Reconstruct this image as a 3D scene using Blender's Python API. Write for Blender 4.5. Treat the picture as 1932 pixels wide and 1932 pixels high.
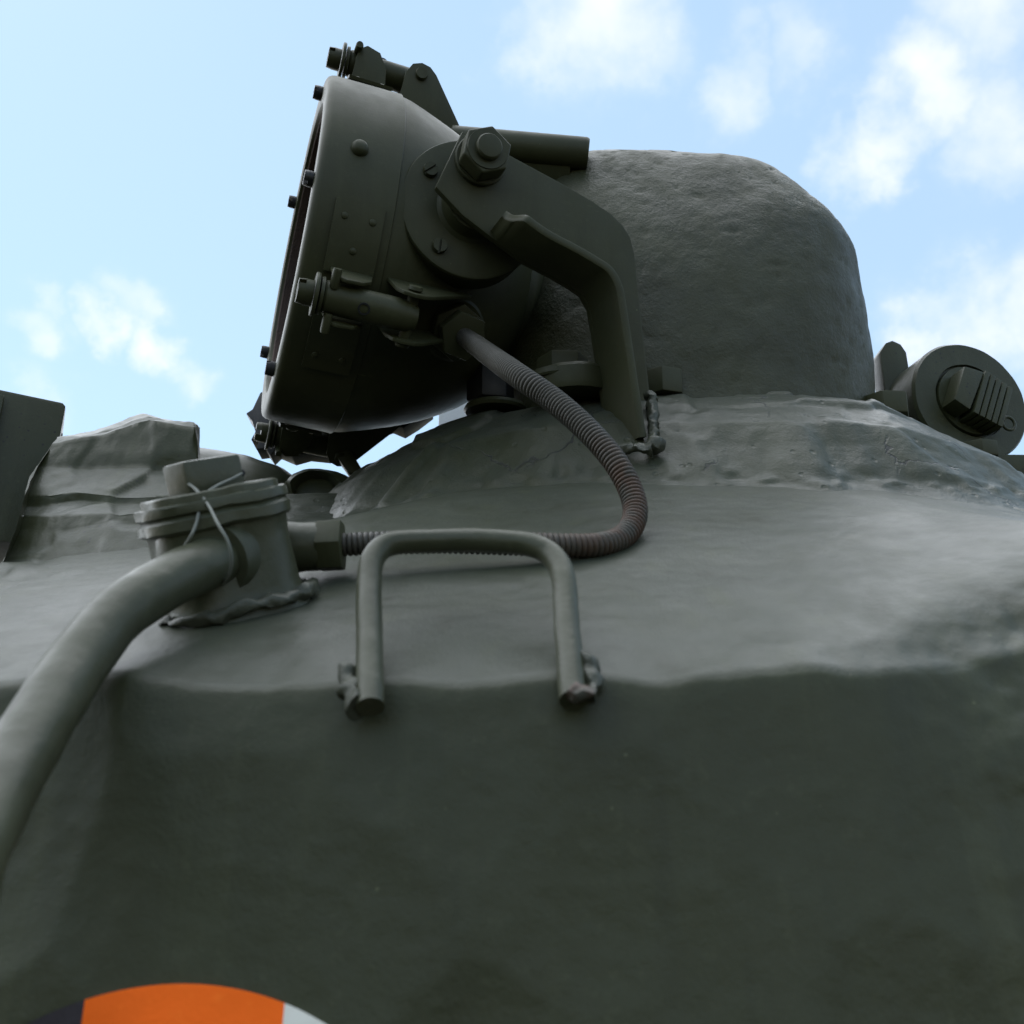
import bpy, bmesh, math, random
import numpy as np
from mathutils import Matrix, Vector

# ------------------------------------------------------------------ scene, camera, light
for o in list(bpy.data.objects):
    bpy.data.objects.remove(o)
sc = bpy.context.scene
col = sc.collection
CZ = 2.0                      # camera height above the ground
F = 1896.0                    # focal length in units of a 1932-wide picture
PITCH = math.radians(20)

cam_d = bpy.data.cameras.new('camera')
cam = bpy.data.objects.new('camera', cam_d)
col.objects.link(cam)
cam.location = (0, 0, CZ)
cam.rotation_euler = (math.radians(90) + PITCH, 0, 0)
cam_d.sensor_width = 36
cam_d.lens = 36 * F / 1932
cam_d.clip_start = 0.02
cam_d.clip_end = 5000
cam_d.dof.use_dof = True
cam_d.dof.focus_distance = 1.0
cam_d.dof.aperture_fstop = 11
sc.camera = cam

SUN_EL, SUN_AZ = math.radians(54), math.radians(-46)      # azimuth from +Y, negative = left
sun_d = bpy.data.lights.new('sun', 'SUN')
sun_d.energy = 1.5
sun_d.angle = math.radians(110)
sun_d.color = (1.0, 0.98, 0.96)
sun = bpy.data.objects.new('sun', sun_d)
col.objects.link(sun)
sd = Vector((math.sin(SUN_AZ) * math.cos(SUN_EL), math.cos(SUN_AZ) * math.cos(SUN_EL), math.sin(SUN_EL)))
sun.rotation_euler = sd.to_track_quat('Z', 'Y').to_euler()
sun.location = sd * 20

sc.view_settings.view_transform = 'Standard'
sc.view_settings.look = 'None'
sc.view_settings.gamma = 1
sc.view_settings.exposure = 1.76
sc.view_settings.use_curve_mapping = False


def ray(px, py):
    u = (px - 966) / F
    v = (966 - py) / F
    return np.array([u, math.cos(PITCH) - v * math.sin(PITCH), math.sin(PITCH) + v * math.cos(PITCH)])


def at(px, py, Y):
    d = ray(px, py)
    return d * (Y / d[1])


def make_world():
    w = bpy.data.worlds.new('World')
    sc.world = w
    w.use_nodes = True
    nt = w.node_tree
    N, L = nt.nodes, nt.links
    N.clear()
    out = N.new('ShaderNodeOutputWorld')
    bg = N.new('ShaderNodeBackground')
    bg.inputs['Strength'].default_value = 0.05
    sky = N.new('ShaderNodeTexSky')
    sky.sky_type = 'NISHITA'
    sky.sun_disc = False
    sky.sun_elevation = SUN_EL
    sky.sun_rotation = SUN_AZ
    sky.air_density = 1.0
    sky.dust_density = 0.15
    sky.ozone_density = 1.2
    tc = N.new('ShaderNodeTexCoord')
    nrm = N.new('ShaderNodeVectorMath'); nrm.operation = 'NORMALIZE'
    L.new(tc.outputs['Generated'], nrm.inputs[0])
    no = N.new('ShaderNodeTexNoise')
    no.inputs['Scale'].default_value = 9.0
    no.inputs['Detail'].default_value = 4.0
    no.inputs['Roughness'].default_value = 0.55
    L.new(nrm.outputs[0], no.inputs['Vector'])

    def math_(op, a, b=None, clamp=False):
        m = N.new('ShaderNodeMath'); m.operation = op; m.use_clamp = clamp
        for i, x in enumerate((a, b)):
            if x is None: continue
            if isinstance(x, (int, float)): m.inputs[i].default_value = x
            else: L.new(x, m.inputs[i])
        return m.outputs[0]
    # clouds standing in the sky, each a patch of directions broken up by noise
    blobs = [(1110, 20, 170, .95), (1010, 85, 95, .8), (1735, 165, 105, .95), (1870, 235, 130, .9), (1620, 315, 85, .9),
             (1650, 250, 80, .75), (1880, 40, 130, .85), (1370, 150, 85, .65), (1500, 110, 95, .5), (195, 622, 68, 1.0),
             (285, 672, 62, 1.0), (70, 600, 55, .5), (1860, 610, 140, 1.1), (1750, 655, 75, .9), (1950, 560, 120, 1.0),
             (20, 650, 60, .5), (345, 745, 60, .6), (20, 840, 110, .7), (270, 575, 70, .5), (1400, 60, 70, .4), (1240, 60, 90, .5)]
    wn = N.new('ShaderNodeTexNoise'); wn.inputs['Scale'].default_value = 8.0; wn.inputs['Detail'].default_value = 7.0; wn.inputs['Roughness'].default_value = .6
    L.new(nrm.outputs[0], wn.inputs['Vector'])
    wsub = N.new('ShaderNodeVectorMath'); wsub.operation = 'SUBTRACT'; L.new(wn.outputs['Color'], wsub.inputs[0]); wsub.inputs[1].default_value = (.5, .5, .5)
    warp = N.new('ShaderNodeVectorMath'); warp.operation = 'MULTIPLY_ADD'
    L.new(wsub.outputs[0], warp.inputs[0]); warp.inputs[1].default_value = (.17, .17, .17); L.new(nrm.outputs[0], warp.inputs[2])
    tot = None
    for x, y, r, s in blobs:
        d = ray(x, y); d = d / np.linalg.norm(d)
        vm = N.new('ShaderNodeVectorMath'); vm.operation = 'DISTANCE'
        L.new(warp.outputs[0], vm.inputs[0]); vm.inputs[1].default_value = tuple(d)
        mr = N.new('ShaderNodeMapRange'); mr.interpolation_type = 'SMOOTHSTEP'
        mr.inputs['From Min'].default_value = r / F * 1.35
        mr.inputs['From Max'].default_value = 0.0
        mr.inputs['To Max'].default_value = s
        L.new(vm.outputs['Value'], mr.inputs['Value'])
        tot = mr.outputs[0] if tot is None else math_('MAXIMUM', tot, mr.outputs[0])
    # the same kind of broken cloud over the rest of the sky
    big = N.new('ShaderNodeTexNoise')
    big.inputs['Scale'].default_value = 2.6; big.inputs['Detail'].default_value = 2.0
    L.new(nrm.outputs[0], big.inputs['Vector'])
    bm_ = N.new('ShaderNodeMapRange'); bm_.interpolation_type = 'SMOOTHSTEP'
    bm_.inputs['From Min'].default_value = 0.50; bm_.inputs['From Max'].default_value = 0.66
    L.new(big.outputs['Fac'], bm_.inputs['Value'])
    vd = N.new('ShaderNodeVectorMath'); vd.operation = 'DISTANCE'
    L.new(nrm.outputs[0], vd.inputs[0]); c = ray(966, 800); vd.inputs[1].default_value = tuple(c / np.linalg.norm(c))
    away = N.new('ShaderNodeMapRange'); away.interpolation_type = 'SMOOTHSTEP'
    away.inputs['From Min'].default_value = 0.62; away.inputs['From Max'].default_value = 0.85
    L.new(vd.outputs['Value'], away.inputs['Value'])
    tot = math_('MAXIMUM', tot, math_('MULTIPLY', bm_.outputs[0], away.outputs[0]))
    n2 = math_('ADD', math_('MULTIPLY', math_('SUBTRACT', no.outputs['Fac'], 0.5), 1.7), tot)
    cm = N.new('ShaderNodeMapRange'); cm.interpolation_type = 'SMOOTHSTEP'
    cm.inputs['From Min'].default_value = -0.05; cm.inputs['From Max'].default_value = 1.45
    L.new(n2, cm.inputs['Value'])
    fac = math_('MULTIPLY', cm.outputs[0], math_('MINIMUM', math_('MULTIPLY', tot, 3.0), 1.0), True)
    sep = N.new('ShaderNodeSeparateXYZ'); L.new(nrm.outputs[0], sep.inputs[0])
    above = N.new('ShaderNodeMapRange'); above.interpolation_type = 'SMOOTHSTEP'
    above.inputs['From Min'].default_value = -0.02; above.inputs['From Max'].default_value = 0.03
    L.new(sep.outputs['Z'], above.inputs['Value'])
    fac = math_('MULTIPLY', fac, above.outputs[0])
    haze = N.new('ShaderNodeMixRGB'); haze.blend_type = 'MIX'
    L.new(math_('MULTIPLY', above.outputs[0], 0.45), haze.inputs['Fac'])
    haze.inputs['Color2'].default_value = (5.2, 7.1, 8.6, 1)
    L.new(sky.outputs[0], haze.inputs['Color1'])
    mix = N.new('ShaderNodeMixRGB')
    mix.inputs['Color2'].default_value = (7.0, 7.0, 8.2, 1)
    L.new(math_('MULTIPLY', fac, .85), mix.inputs['Fac'])
    L.new(haze.outputs[0], mix.inputs['Color1'])
    L.new(mix.outputs[0], bg.inputs['Color'])
    L.new(bg.outputs[0], out.inputs['Surface'])


make_world()

# ------------------------------------------------------------------ numeric noise
_rng = np.random.RandomState(7)
_PERM = _rng.permutation(256)
_PERM = np.concatenate([_PERM, _PERM, _PERM])
_GR = _rng.normal(size=(256, 3)); _GR /= np.linalg.norm(_GR, axis=1)[:, None]


def pn(P, f=1.0, off=0.0):
    P = np.asarray(P, float) * f + off + 100.0
    I = np.floor(P).astype(int); fr = P - I
    I &= 255
    u = fr ** 3 * (fr * (fr * 6 - 15) + 10)
    res = 0
    for dx in (0, 1):
        for dy in (0, 1):
            for dz in (0, 1):
                h = _PERM[_PERM[_PERM[(I[..., 0] + dx) & 255] + ((I[..., 1] + dy) & 255)] + ((I[..., 2] + dz) & 255)]
                g = _GR[h & 255]
                d = fr - np.array([dx, dy, dz])
                wgt = (u[..., 0] if dx else 1 - u[..., 0]) * (u[..., 1] if dy else 1 - u[..., 1]) * (u[..., 2] if dz else 1 - u[..., 2])
                res = res + wgt * (g * d).sum(-1)
    return res * 1.5


def fbm(P, f, n=4, off=0.0):
    r = 0; a = 1.0
    for i in range(n):
        r = r + a * pn(P, f * 2 ** i, off + 17.3 * i); a *= .5
    return r


def facet(P, f, off=0.0, k=17.0):
    """height made of flat tilted patches: nearest of jittered cells gives the tilt"""
    Q = np.asarray(P, float) * f + off + 50
    I = np.floor(Q).astype(int)
    num = 0; den = 1e-30
    for dx in (-1, 0, 1):
        for dy in (-1, 0, 1):
            for dz in (-1, 0, 1):
                J = I + np.array([dx, dy, dz])
                h = _PERM[_PERM[_PERM[J[..., 0] & 255] + (J[..., 1] & 255)] + (J[..., 2] & 255)] & 255
                d = Q - (J + .5 + .42 * _GR[h])
                w = np.exp(-k * (d * d).sum(-1))
                num = num + w * ((d * _GR[(h * 7 + 13) & 255]).sum(-1) + .3 * _GR[(h * 3 + 5) & 255][..., 0]); den = den + w
    return num / den


def scoop(P, f, off=0.0, k=30.0):
    """shallow ground-out hollows meeting in low ridges"""
    Q = np.asarray(P, float) * f + off + 50
    I = np.floor(Q).astype(int); den = 1e-30
    for dx in (-1, 0, 1):
        for dy in (-1, 0, 1):
            for dz in (-1, 0, 1):
                J = I + np.array([dx, dy, dz])
                h = _PERM[_PERM[_PERM[J[..., 0] & 255] + (J[..., 1] & 255)] + (J[..., 2] & 255)] & 255
                d = Q - (J + .5 + .45 * _GR[h])
                den = den + np.exp(-k * (d * d).sum(-1))
    return -np.log(den) / k


def sstep(a, b, x):
    t = np.clip((np.asarray(x, float) - a) / (b - a), 0, 1)
    return t * t * (3 - 2 * t)


# ------------------------------------------------------------------ materials
def material(name, base, rough=.5, var=.25, bumps=((260, .25, .002),), spec=.32, rvar=1.0, wear=0.0, streaks=0.0, toplight_tint=0.0, metal=0.0, specks=0.0, cracks=0.0, rust=None, scratches=0.0):
    m = bpy.data.materials.new(name)
    m.use_nodes = True
    nt = m.node_tree; N, L = nt.nodes, nt.links
    bs = N['Principled BSDF']
    bs.inputs['Metallic'].default_value = metal
    bs.inputs['Specular IOR Level'].default_value = spec
    geo = N.new('ShaderNodeNewGeometry')
    pos = geo.outputs['Position']

    def noise(scale, detail=3, rough_=.6, vec=None):
        n = N.new('ShaderNodeTexNoise'); n.inputs['Scale'].default_value = scale
        n.inputs['Detail'].default_value = detail; n.inputs['Roughness'].default_value = rough_
        L.new(vec or pos, n.inputs['Vector']); return n.outputs['Fac']

    def mrange(v, a, b, c=0.0, d=1.0, smooth=True):
        r = N.new('ShaderNodeMapRange')
        if smooth: r.interpolation_type = 'SMOOTHSTEP'
        for k, x in zip(('From Min', 'From Max', 'To Min', 'To Max'), (a, b, c, d)): r.inputs[k].default_value = x
        L.new(v, r.inputs['Value']); return r.outputs[0]

    def mul(a, b):
        q = N.new('ShaderNodeMath'); q.operation = 'MULTIPLY'
        for i, x in enumerate((a, b)):
            if isinstance(x, (int, float)): q.inputs[i].default_value = x
            else: L.new(x, q.inputs[i])
        return q.outputs[0]

    def mixc(fac, c1, c2):
        q = N.new('ShaderNodeMixRGB')
        for k, x in (('Fac', fac), ('Color1', c1), ('Color2', c2)):
            if isinstance(x, tuple): q.inputs[k].default_value = (*x, 1) if len(x) == 3 else x
            elif isinstance(x, float): q.inputs[k].default_value = x
            else: L.new(x, q.inputs[k])
        return q.outputs[0]
    b = np.array(base)
    c = mixc(mrange(noise(11, 5), .3, .7), tuple(b * (1 - var)), tuple(b * (1 + var)))
    c = mixc(mul(mrange(noise(140, 3), .55, .8), .35), c, tuple(np.minimum(b * 1.5 + .01, 1)))
    hts = []
    for sc_, st, dist in bumps:
        hts.append((noise(sc_, 4, .6), st, dist))
    if specks:
        vo = N.new('ShaderNodeTexVoronoi'); vo.inputs['Scale'].default_value = 140
        L.new(pos, vo.inputs['Vector'])
        dot = mrange(vo.outputs['Distance'], .13, .21, 1.0, 0.0)
        dens = mrange(noise(6.5, 3), .46, .58)
        sel = mrange(vo.outputs['Color'], .45, .5)
        sp_ = N.new('ShaderNodeSeparateXYZ'); L.new(pos, sp_.inputs[0])
        onroof = mrange(sp_.outputs['Z'], CZ + .10, CZ + .13)
        f = mul(mul(mul(mul(dot, dens), sel), specks), onroof)
        c = mixc(f, c, (.012, .012, .012))
        vo2 = N.new('ShaderNodeTexVoronoi'); vo2.inputs['Scale'].default_value = 46
        mp = N.new('ShaderNodeMapping'); mp.inputs['Scale'].default_value = (.45, 1, 1)
        L.new(pos, mp.inputs['Vector']); L.new(mp.outputs[0], vo2.inputs['Vector'])
        f = mul(mul(mrange(vo2.outputs['Distance'], .04, .075, 1.0, 0.0), mrange(vo2.outputs['Color'], .72, .74)), mul(onroof, specks))
        c = mixc(f, c, (.015, .014, .013))
    if cracks:
        dn = N.new('ShaderNodeTexNoise'); dn.inputs['Scale'].default_value = 30; dn.inputs['Detail'].default_value = 5
        L.new(pos, dn.inputs['Vector'])
        ad = N.new('ShaderNodeVectorMath'); ad.operation = 'MULTIPLY_ADD'
        L.new(dn.outputs['Color'], ad.inputs[0]); ad.inputs[1].default_value = (.05, .05, .05); L.new(pos, ad.inputs[2])
        ve = N.new('ShaderNodeTexVoronoi'); ve.feature = 'DISTANCE_TO_EDGE'; ve.inputs['Scale'].default_value = 11
        L.new(ad.outputs[0], ve.inputs['Vector'])
        line = mul(mrange(ve.outputs['Distance'], .004, .016, 1.0, 0.0), mrange(noise(9, 2), .5, .57))
        c = mixc(mul(line, .8 * cracks), c, (.01, .01, .01))
        inv = N.new('ShaderNodeMath'); inv.operation = 'SUBTRACT'; inv.inputs[0].default_value = 1; L.new(line, inv.inputs[1])
        hts.append((inv.outputs[0], .5, .0015))
        vp = N.new('ShaderNodeTexVoronoi'); vp.inputs['Scale'].default_value = 75
        L.new(pos, vp.inputs['Vector'])
        pit = mul(mrange(vp.outputs['Distance'], .08, .26, 1.0, 0.0), mrange(vp.outputs['Color'], .7, .72))
        iv = N.new('ShaderNodeMath'); iv.operation = 'SUBTRACT'; iv.inputs[0].default_value = 1; L.new(pit, iv.inputs[1])
        hts.append((iv.outputs[0], .45 * cracks, .0015))
    if scratches:
        mp = N.new('ShaderNodeMapping'); mp.inputs['Scale'].default_value = (60, 60, 900); mp.inputs['Rotation'].default_value = (.3, .4, .2)
        L.new(pos, mp.inputs['Vector'])
        f = mul(mrange(noise(1, 2, .5, mp.outputs[0]), .72, .78), scratches)
        c = mixc(f, c, tuple(b * 2.6))
    if toplight_tint:                        # skylight painted into the colour: paler, chalky tint on faces that look up
        sn = N.new('ShaderNodeSeparateXYZ'); L.new(geo.outputs['Normal'], sn.inputs[0])
        f = mul(mul(mrange(sn.outputs['Z'], .30, .75), mrange(noise(18, 5), .15, .6, .55, 1.0)), toplight_tint)
        c = mixc(f, c, (.062, .070, .060))
    if streaks:
        mp = N.new('ShaderNodeMapping'); mp.inputs['Scale'].default_value = (38, 30, 2.2)
        L.new(pos, mp.inputs['Vector'])
        st_ = noise(1, 4, .6, mp.outputs[0])
        c = mixc(mul(mrange(st_, .52, .75), streaks), c, tuple(b * 1.7 + .006))
        c = mixc(mul(mrange(st_, .46, .28), streaks), c, tuple(b * .62))
        vo3 = N.new('ShaderNodeTexVoronoi'); vo3.inputs['Scale'].default_value = 120
        L.new(pos, vo3.inputs['Vector'])
        ch = mul(mul(mrange(vo3.outputs['Distance'], .06, .14, 1.0, 0.0), mrange(vo3.outputs['Color'], .78, .80)), mrange(noise(14, 3), .5, .6))
        c = mixc(mul(ch, min(1.0, streaks * 1.6)), c, tuple(b * 3.0 + .02))
    if wear:
        f = mul(mul(mrange(geo.outputs['Pointiness'], .53, .60), mrange(noise(45, 4), .45, .62)), wear)
        c = mixc(f, c, tuple(b * 2.3 + .015))
    if rust:
        rc, centre, rad, amt = rust
        vd = N.new('ShaderNodeVectorMath'); vd.operation = 'DISTANCE'; L.new(pos, vd.inputs[0]); vd.inputs[1].default_value = centre
        f = mul(mul(mrange(vd.outputs['Value'], rad, rad * .3), mrange(noise(60, 4), .32, .6)), amt)
        c = mixc(f, c, rc)
    L.new(c, bs.inputs['Base Color'])
    L.new(mrange(noise(35, 4), .3, .7, rough - .07 * rvar, rough + .09 * rvar), bs.inputs['Roughness'])
    nrm_ = None
    for h, st, dist in hts:
        bp = N.new('ShaderNodeBump'); bp.inputs['Strength'].default_value = st; bp.inputs['Distance'].default_value = dist
        L.new(h, bp.inputs['Height'])
        if nrm_ is not None: L.new(nrm_, bp.inputs['Normal'])
        nrm_ = bp.outputs[0]
    if nrm_ is not None: L.new(nrm_, bs.inputs['Normal'])
    return m


OD = (.031, .035, .016)
M = {}
M['shell'] = material('olive_armour_paint', OD, .43, .04, ((14, .04, .01), (90, .10, .003), (420, .25, .001), (1100, .25, .0004)), specks=.95, spec=.28, streaks=.35, rvar=.45, toplight_tint=.5)
M['pad'] = material('olive_chiselled_paint', (.036, .040, .021), .42, .12, ((30, .18, .006), (160, .22, .002), (500, .3, .001)), cracks=1.0, spec=.30, toplight_tint=.5)
M['dome'] = material('olive_rough_cast', (.034, .037, .018), .48, .15, ((45, .12, .006), (190, .42, .0024), (420, .45, .0012)))
M['smooth'] = material('olive_smooth_paint', (.033, .036, .016), .52, .12, ((40, .10, .002), (250, .12, .0006), (700, .2, .0004)), scratches=.5, rvar=.5, spec=.26, streaks=.3)
M['pipe'] = material('olive_pipe_paint', (.042, .046, .026), .40, .10, ((45, .25, .003), (140, .2, .001), (500, .25, .0005)), streaks=.3)
M['weld'] = material('painted_weld', (.045, .049, .034), .42, .2, ((180, .6, .002),))
M['dark'] = material('dark_steel', (.014, .015, .016), .5, .3, ((200, .3, .001),))
M['rusty'] = material('rust_stained_paint', (.055, .058, .045), .5, .2, ((200, .5, .001),), rust=((.075, .038, .026), (0, 0, 0), 100.0, .75))
rc = at(1188, 985, .645)
M['hose'] = material('galvanised_hose', (.038, .036, .028), .5, .25, ((500, .3, .0005),), metal=.0, rust=((.056, .030, .017), (rc[0], rc[1], rc[2] + CZ), .10, .9))
M['lens'] = bpy.data.materials.new('lens_glass')
M['lens'].use_nodes = True
_b = M['lens'].node_tree.nodes['Principled BSDF']
_b.inputs['Base Color'].default_value = (.02, .022, .024, 1); _b.inputs['Roughness'].default_value = .06
M['gasket'] = material('brown_gasket', (.055, .038, .032), .8, .4, ((300, .6, .002),))
M['orange'] = material('orange_paint', (.86, .135, .010), .55, .08, ((60, .15, .003), (420, .2, .001)), spec=.12)
M['white'] = material('white_paint', (.66, .66, .60), .5, .06, ((90, .1, .002), (420, .15, .001)))
M['black'] = material('dark_violet_paint', (.022, .018, .024), .5, .1, ((90, .1, .002), (420, .15, .001)))
M['pale'] = material('pale_grey_paint', (.55, .58, .60), .5, .08, ((120, .2, .001),))
M['wire'] = material('painted_wire', (.14, .15, .13), .4, .1, ())


# ------------------------------------------------------------------ builders
def tag(o, label, cat, group=None, kind=None):
    if label: o['label'] = label
    if cat: o['category'] = cat
    if group: o['group'] = group
    if kind: o['kind'] = kind
    return o


def thing(name, label, cat, loc, group=None):
    o = bpy.data.objects.new(name, None)
    col.objects.link(o)
    o.empty_display_size = .03
    o.location = (loc[0], loc[1], loc[2] + CZ)
    return tag(o, label, cat, group)


def wmat(o):
    m = Matrix.Translation(o.location)
    return m if o.parent is None else m        # every object here is placed in world space


def mesh(name, verts, faces, mat, parent=None, sharp=35, label=None):
    """verts in camera-relative metres; the object's origin goes to the middle of its box"""
    v = np.array(verts, float) + np.array([0, 0, CZ])
    c = (v.min(0) + v.max(0)) / 2
    me = bpy.data.meshes.new(name)
    me.from_pydata((v - c).tolist(), [], faces)
    bm = bmesh.new(); bm.from_mesh(me)
    bmesh.ops.recalc_face_normals(bm, faces=bm.faces)
    bm.to_mesh(me); bm.free()
    me.polygons.foreach_set('use_smooth', [True] * len(me.polygons))
    me.set_sharp_from_angle(angle=math.radians(sharp))
    me.materials.append(M[mat])
    o = bpy.data.objects.new(name, me)
    col.objects.link(o)
    o.location = c
    if parent is not None:
        o.parent = parent
        o.matrix_parent_inverse = Matrix.Translation(WORLD[parent.name]).inverted()
    WORLD[o.name] = Vector(c)
    if label: o['label'] = label
    return o


WORLD = {}
_thing = thing


def thing(*a, **k):
    o = _thing(*a, **k)
    WORLD[o.name] = Vector(o.location)
    return o


def unit(v):
    v = np.asarray(v, float)
    return v / np.linalg.norm(v)


class Fr:
    """a local frame: origin and three axes"""
    def __init__(s, o, z, x=None):
        s.o = np.asarray(o, float); s.z = unit(z)
        if x is None: x = [1, 0, 0] if abs(s.z[0]) < .9 else [0, 0, 1]
        x = np.asarray(x, float); x = x - s.z * (x @ s.z)
        s.x = unit(x); s.y = np.cross(s.z, s.x)

    def __call__(s, p):
        p = np.asarray(p, float)
        return s.o + p[..., 0:1] * s.x + p[..., 1:2] * s.y + p[..., 2:3] * s.z

    def moved(s, p):
        f = Fr(s.o, s.z, s.x); f.o = s(np.array([p]))[0]; return f


def grid_faces(n, m, wrap_m=False):
    fs = []
    mm = m if wrap_m else m - 1
    for i in range(n - 1):
        for j in range(mm):
            a = i * m + j; b = i * m + (j + 1) % m
            fs.append((a, b, b + m, a + m))
    return fs


def lathe(name, prof, fr, mat, parent, n=64, sharp=30, noise=None):
    """prof: list of (r, z) about the frame's z axis"""
    vs = []; idx = []
    t = np.linspace(0, 2 * math.pi, n, endpoint=False)
    fs = []
    for r, z in prof:
        if r < 1e-6:
            idx.append((len(vs), 1)); vs.append((0, 0, z))
        else:
            idx.append((len(vs), n)); vs += [(r * math.cos(a), r * math.sin(a), z) for a in t]
    for (a, na), (b, nb) in zip(idx, idx[1:]):
        for j in range(n):
            k = (j + 1) % n
            if na == 1 and nb == 1: continue
            if na == 1: fs.append((a, b + j, b + k))
            elif nb == 1: fs.append((a + j, b, a + k))
            else: fs.append((a + j, b + j, b + k, a + k))
    v = fr(np.array(vs, float))
    if noise is not None: v = v + noise(v)
    return mesh(name, v, fs, mat, parent, sharp)


def catmull(pts, n):
    P = np.array(pts, float)
    P = np.vstack([2 * P[0] - P[1], P, 2 * P[-1] - P[-2]])
    segs = len(P) - 3
    tt = np.linspace(0, segs - 1e-6, n)
    i = tt.astype(int); t = (tt - i)[:, None]
    p0, p1, p2, p3 = P[i], P[i + 1], P[i + 2], P[i + 3]
    return .5 * ((2 * p1) + (p2 - p0) * t + (2 * p0 - 5 * p1 + 4 * p2 - p3) * t ** 2 + (3 * p1 - p0 - 3 * p2 + p3) * t ** 3)


def resample(P, n):
    d = np.concatenate([[0], np.cumsum(np.linalg.norm(np.diff(P, axis=0), axis=1))])
    s = np.linspace(0, d[-1], n)
    return np.stack([np.interp(s, d, P[:, k]) for k in range(3)], -1), d[-1]


def tube_verts(P, rad, n=20, cap=True, squash=None):
    P = np.asarray(P, float)
    T = np.gradient(P, axis=0); T /= np.linalg.norm(T, axis=1)[:, None]
    ref = np.array([0, 0, 1.]) if abs(T[0][2]) < .9 else np.array([1., 0, 0])
    N_ = []; nrm = unit(np.cross(T[0], ref))
    for t in T:
        nrm = unit(nrm - t * (nrm @ t)); N_.append(nrm)
    N_ = np.array(N_); B = np.cross(T, N_)
    rad = np.broadcast_to(np.asarray(rad, float), (len(P),))
    a = np.linspace(0, 2 * math.pi, n, endpoint=False)
    V = P[:, None] + rad[:, None, None] * (np.cos(a)[None, :, None] * N_[:, None] + np.sin(a)[None, :, None] * B[:, None])
    vs = V.reshape(-1, 3)
    fs = grid_faces(len(P), n, True)
    if cap:
        fs.append(tuple(range(n))[::-1]); k = (len(P) - 1) * n
        fs.append(tuple(range(k, k + n)))
    return vs, fs


def tube(name, P, rad, mat, parent, n=20, sharp=50, noise=None):
    vs, fs = tube_verts(P, rad, n)
    if noise is not None: vs = vs + noise(vs)
    return mesh(name, vs, fs, mat, parent, sharp)


def prism(name, pts, h, fr, mat, parent, bev=.001, segs=2, z0=0.0, sharp=40, noise=None):
    """outline pts (x, y) in the frame, extruded from z0 to z0+h, edges bevelled"""
    bm = bmesh.new()
    vb = [bm.verts.new((x, y, z0)) for x, y in pts]
    f = bm.faces.new(vb)
    r = bmesh.ops.extrude_face_region(bm, geom=[f])
    for e in r['geom']:
        if isinstance(e, bmesh.types.BMVert): e.co.z += h
    bmesh.ops.recalc_face_normals(bm, faces=bm.faces)
    if bev > 0:
        es = [e for e in bm.edges if len(e.link_faces) == 2 and e.calc_face_angle(0) > .5]
        bmesh.ops.bevel(bm, geom=es, offset=bev, segments=segs, profile=.6, affect='EDGES', clamp_overlap=True)
    bm.verts.index_update()
    v = fr(np.array([q.co[:] for q in bm.verts])); fs = [tuple(q.index for q in f.verts) for f in bm.faces]
    bm.free()
    if noise is not None: v = v + noise(v)
    return mesh(name, v, fs, mat, parent, sharp)


def ngon(n, r, ph=0.0, sx=1, sy=1):
    return [(sx * r * math.cos(ph + 2 * math.pi * i / n), sy * r * math.sin(ph + 2 * math.pi * i / n)) for i in range(n)]


def rect(w, h):
    return [(-w / 2, -h / 2), (w / 2, -h / 2), (w / 2, h / 2), (-w / 2, h / 2)]


def slotted(name, r, h, fr, mat, parent, slot=.28, dome=False):
    """slotted cheese head: a base disc and two half discs with a real slot between them"""
    vs = []; fs = []

    def add(pts, z0, z1, topscale=1.0):
        b = len(vs); n = len(pts)
        for x, y in pts: vs.append((x, y, z0))
        for x, y in pts: vs.append((x * topscale, y * topscale if not dome else y * topscale, z1))
        fs.append(tuple(range(b, b + n))[::-1]); fs.append(tuple(range(b + n, b + 2 * n)))
        for i in range(n):
            j = (i + 1) % n; fs.append((b + i, b + j, b + n + j, b + n + i))
    add(ngon(20, r), 0, h * .55)
    w = r * slot
    a0 = math.asin(w / r)
    for s in (1, -1):
        aa = np.linspace(a0, math.pi - a0, 11)
        pts = [(r * math.cos(a), s * r * math.sin(a)) for a in aa]
        add(pts if s > 0 else pts[::-1], h * .55 + 1e-5, h, .93)
    return mesh(name, fr(np.array(vs, float)), fs, mat, parent, 30)


def lumpy(amp, f, off=0.0):
    def fn(v):
        return np.stack([fbm(v, f, 3, off), fbm(v, f, 3, off + 31), fbm(v, f, 3, off + 57)], -1) * amp
    return fn


# ------------------------------------------------------------------ the turret
turret = thing('tank_turret', 'olive drab cast armour turret with chiselled roof edge and striped roundel', 'tank turret', (0.15, .9, -.35))

Yk = [.48, .52, .60, .70, .79, .90, 1.10, 1.40, 1.90, 2.05]
Zk = [.090, .121, .180, .252, .312, .355, .402, .41, .15, -.3]
# smooth curve through the roof knots
_c = catmull(np.stack([Yk, Zk, np.zeros(len(Yk))], -1), 900)
_o = np.argsort(_c[:, 0])


def drop(X, Y):
    d = np.interp(X, [-1.2, -.8, -.36, -.18, -.05, .05, .30, .45, .60, .9, 1.4], [.32, .2, .062, .040, .010, 0, 0, .014, .050, .12, .35])
    return d * sstep(.46, .86, Y)


def roof_z(X, Y):
    return np.interp(Y, _c[_o, 0], _c[_o, 1]) - drop(X, Y)


def edge_y(X):
    X = np.asarray(X, float)
    return np.where(X > .1, .45 * (X - .1) ** 2, .12 * (X - .1) ** 2)


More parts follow.
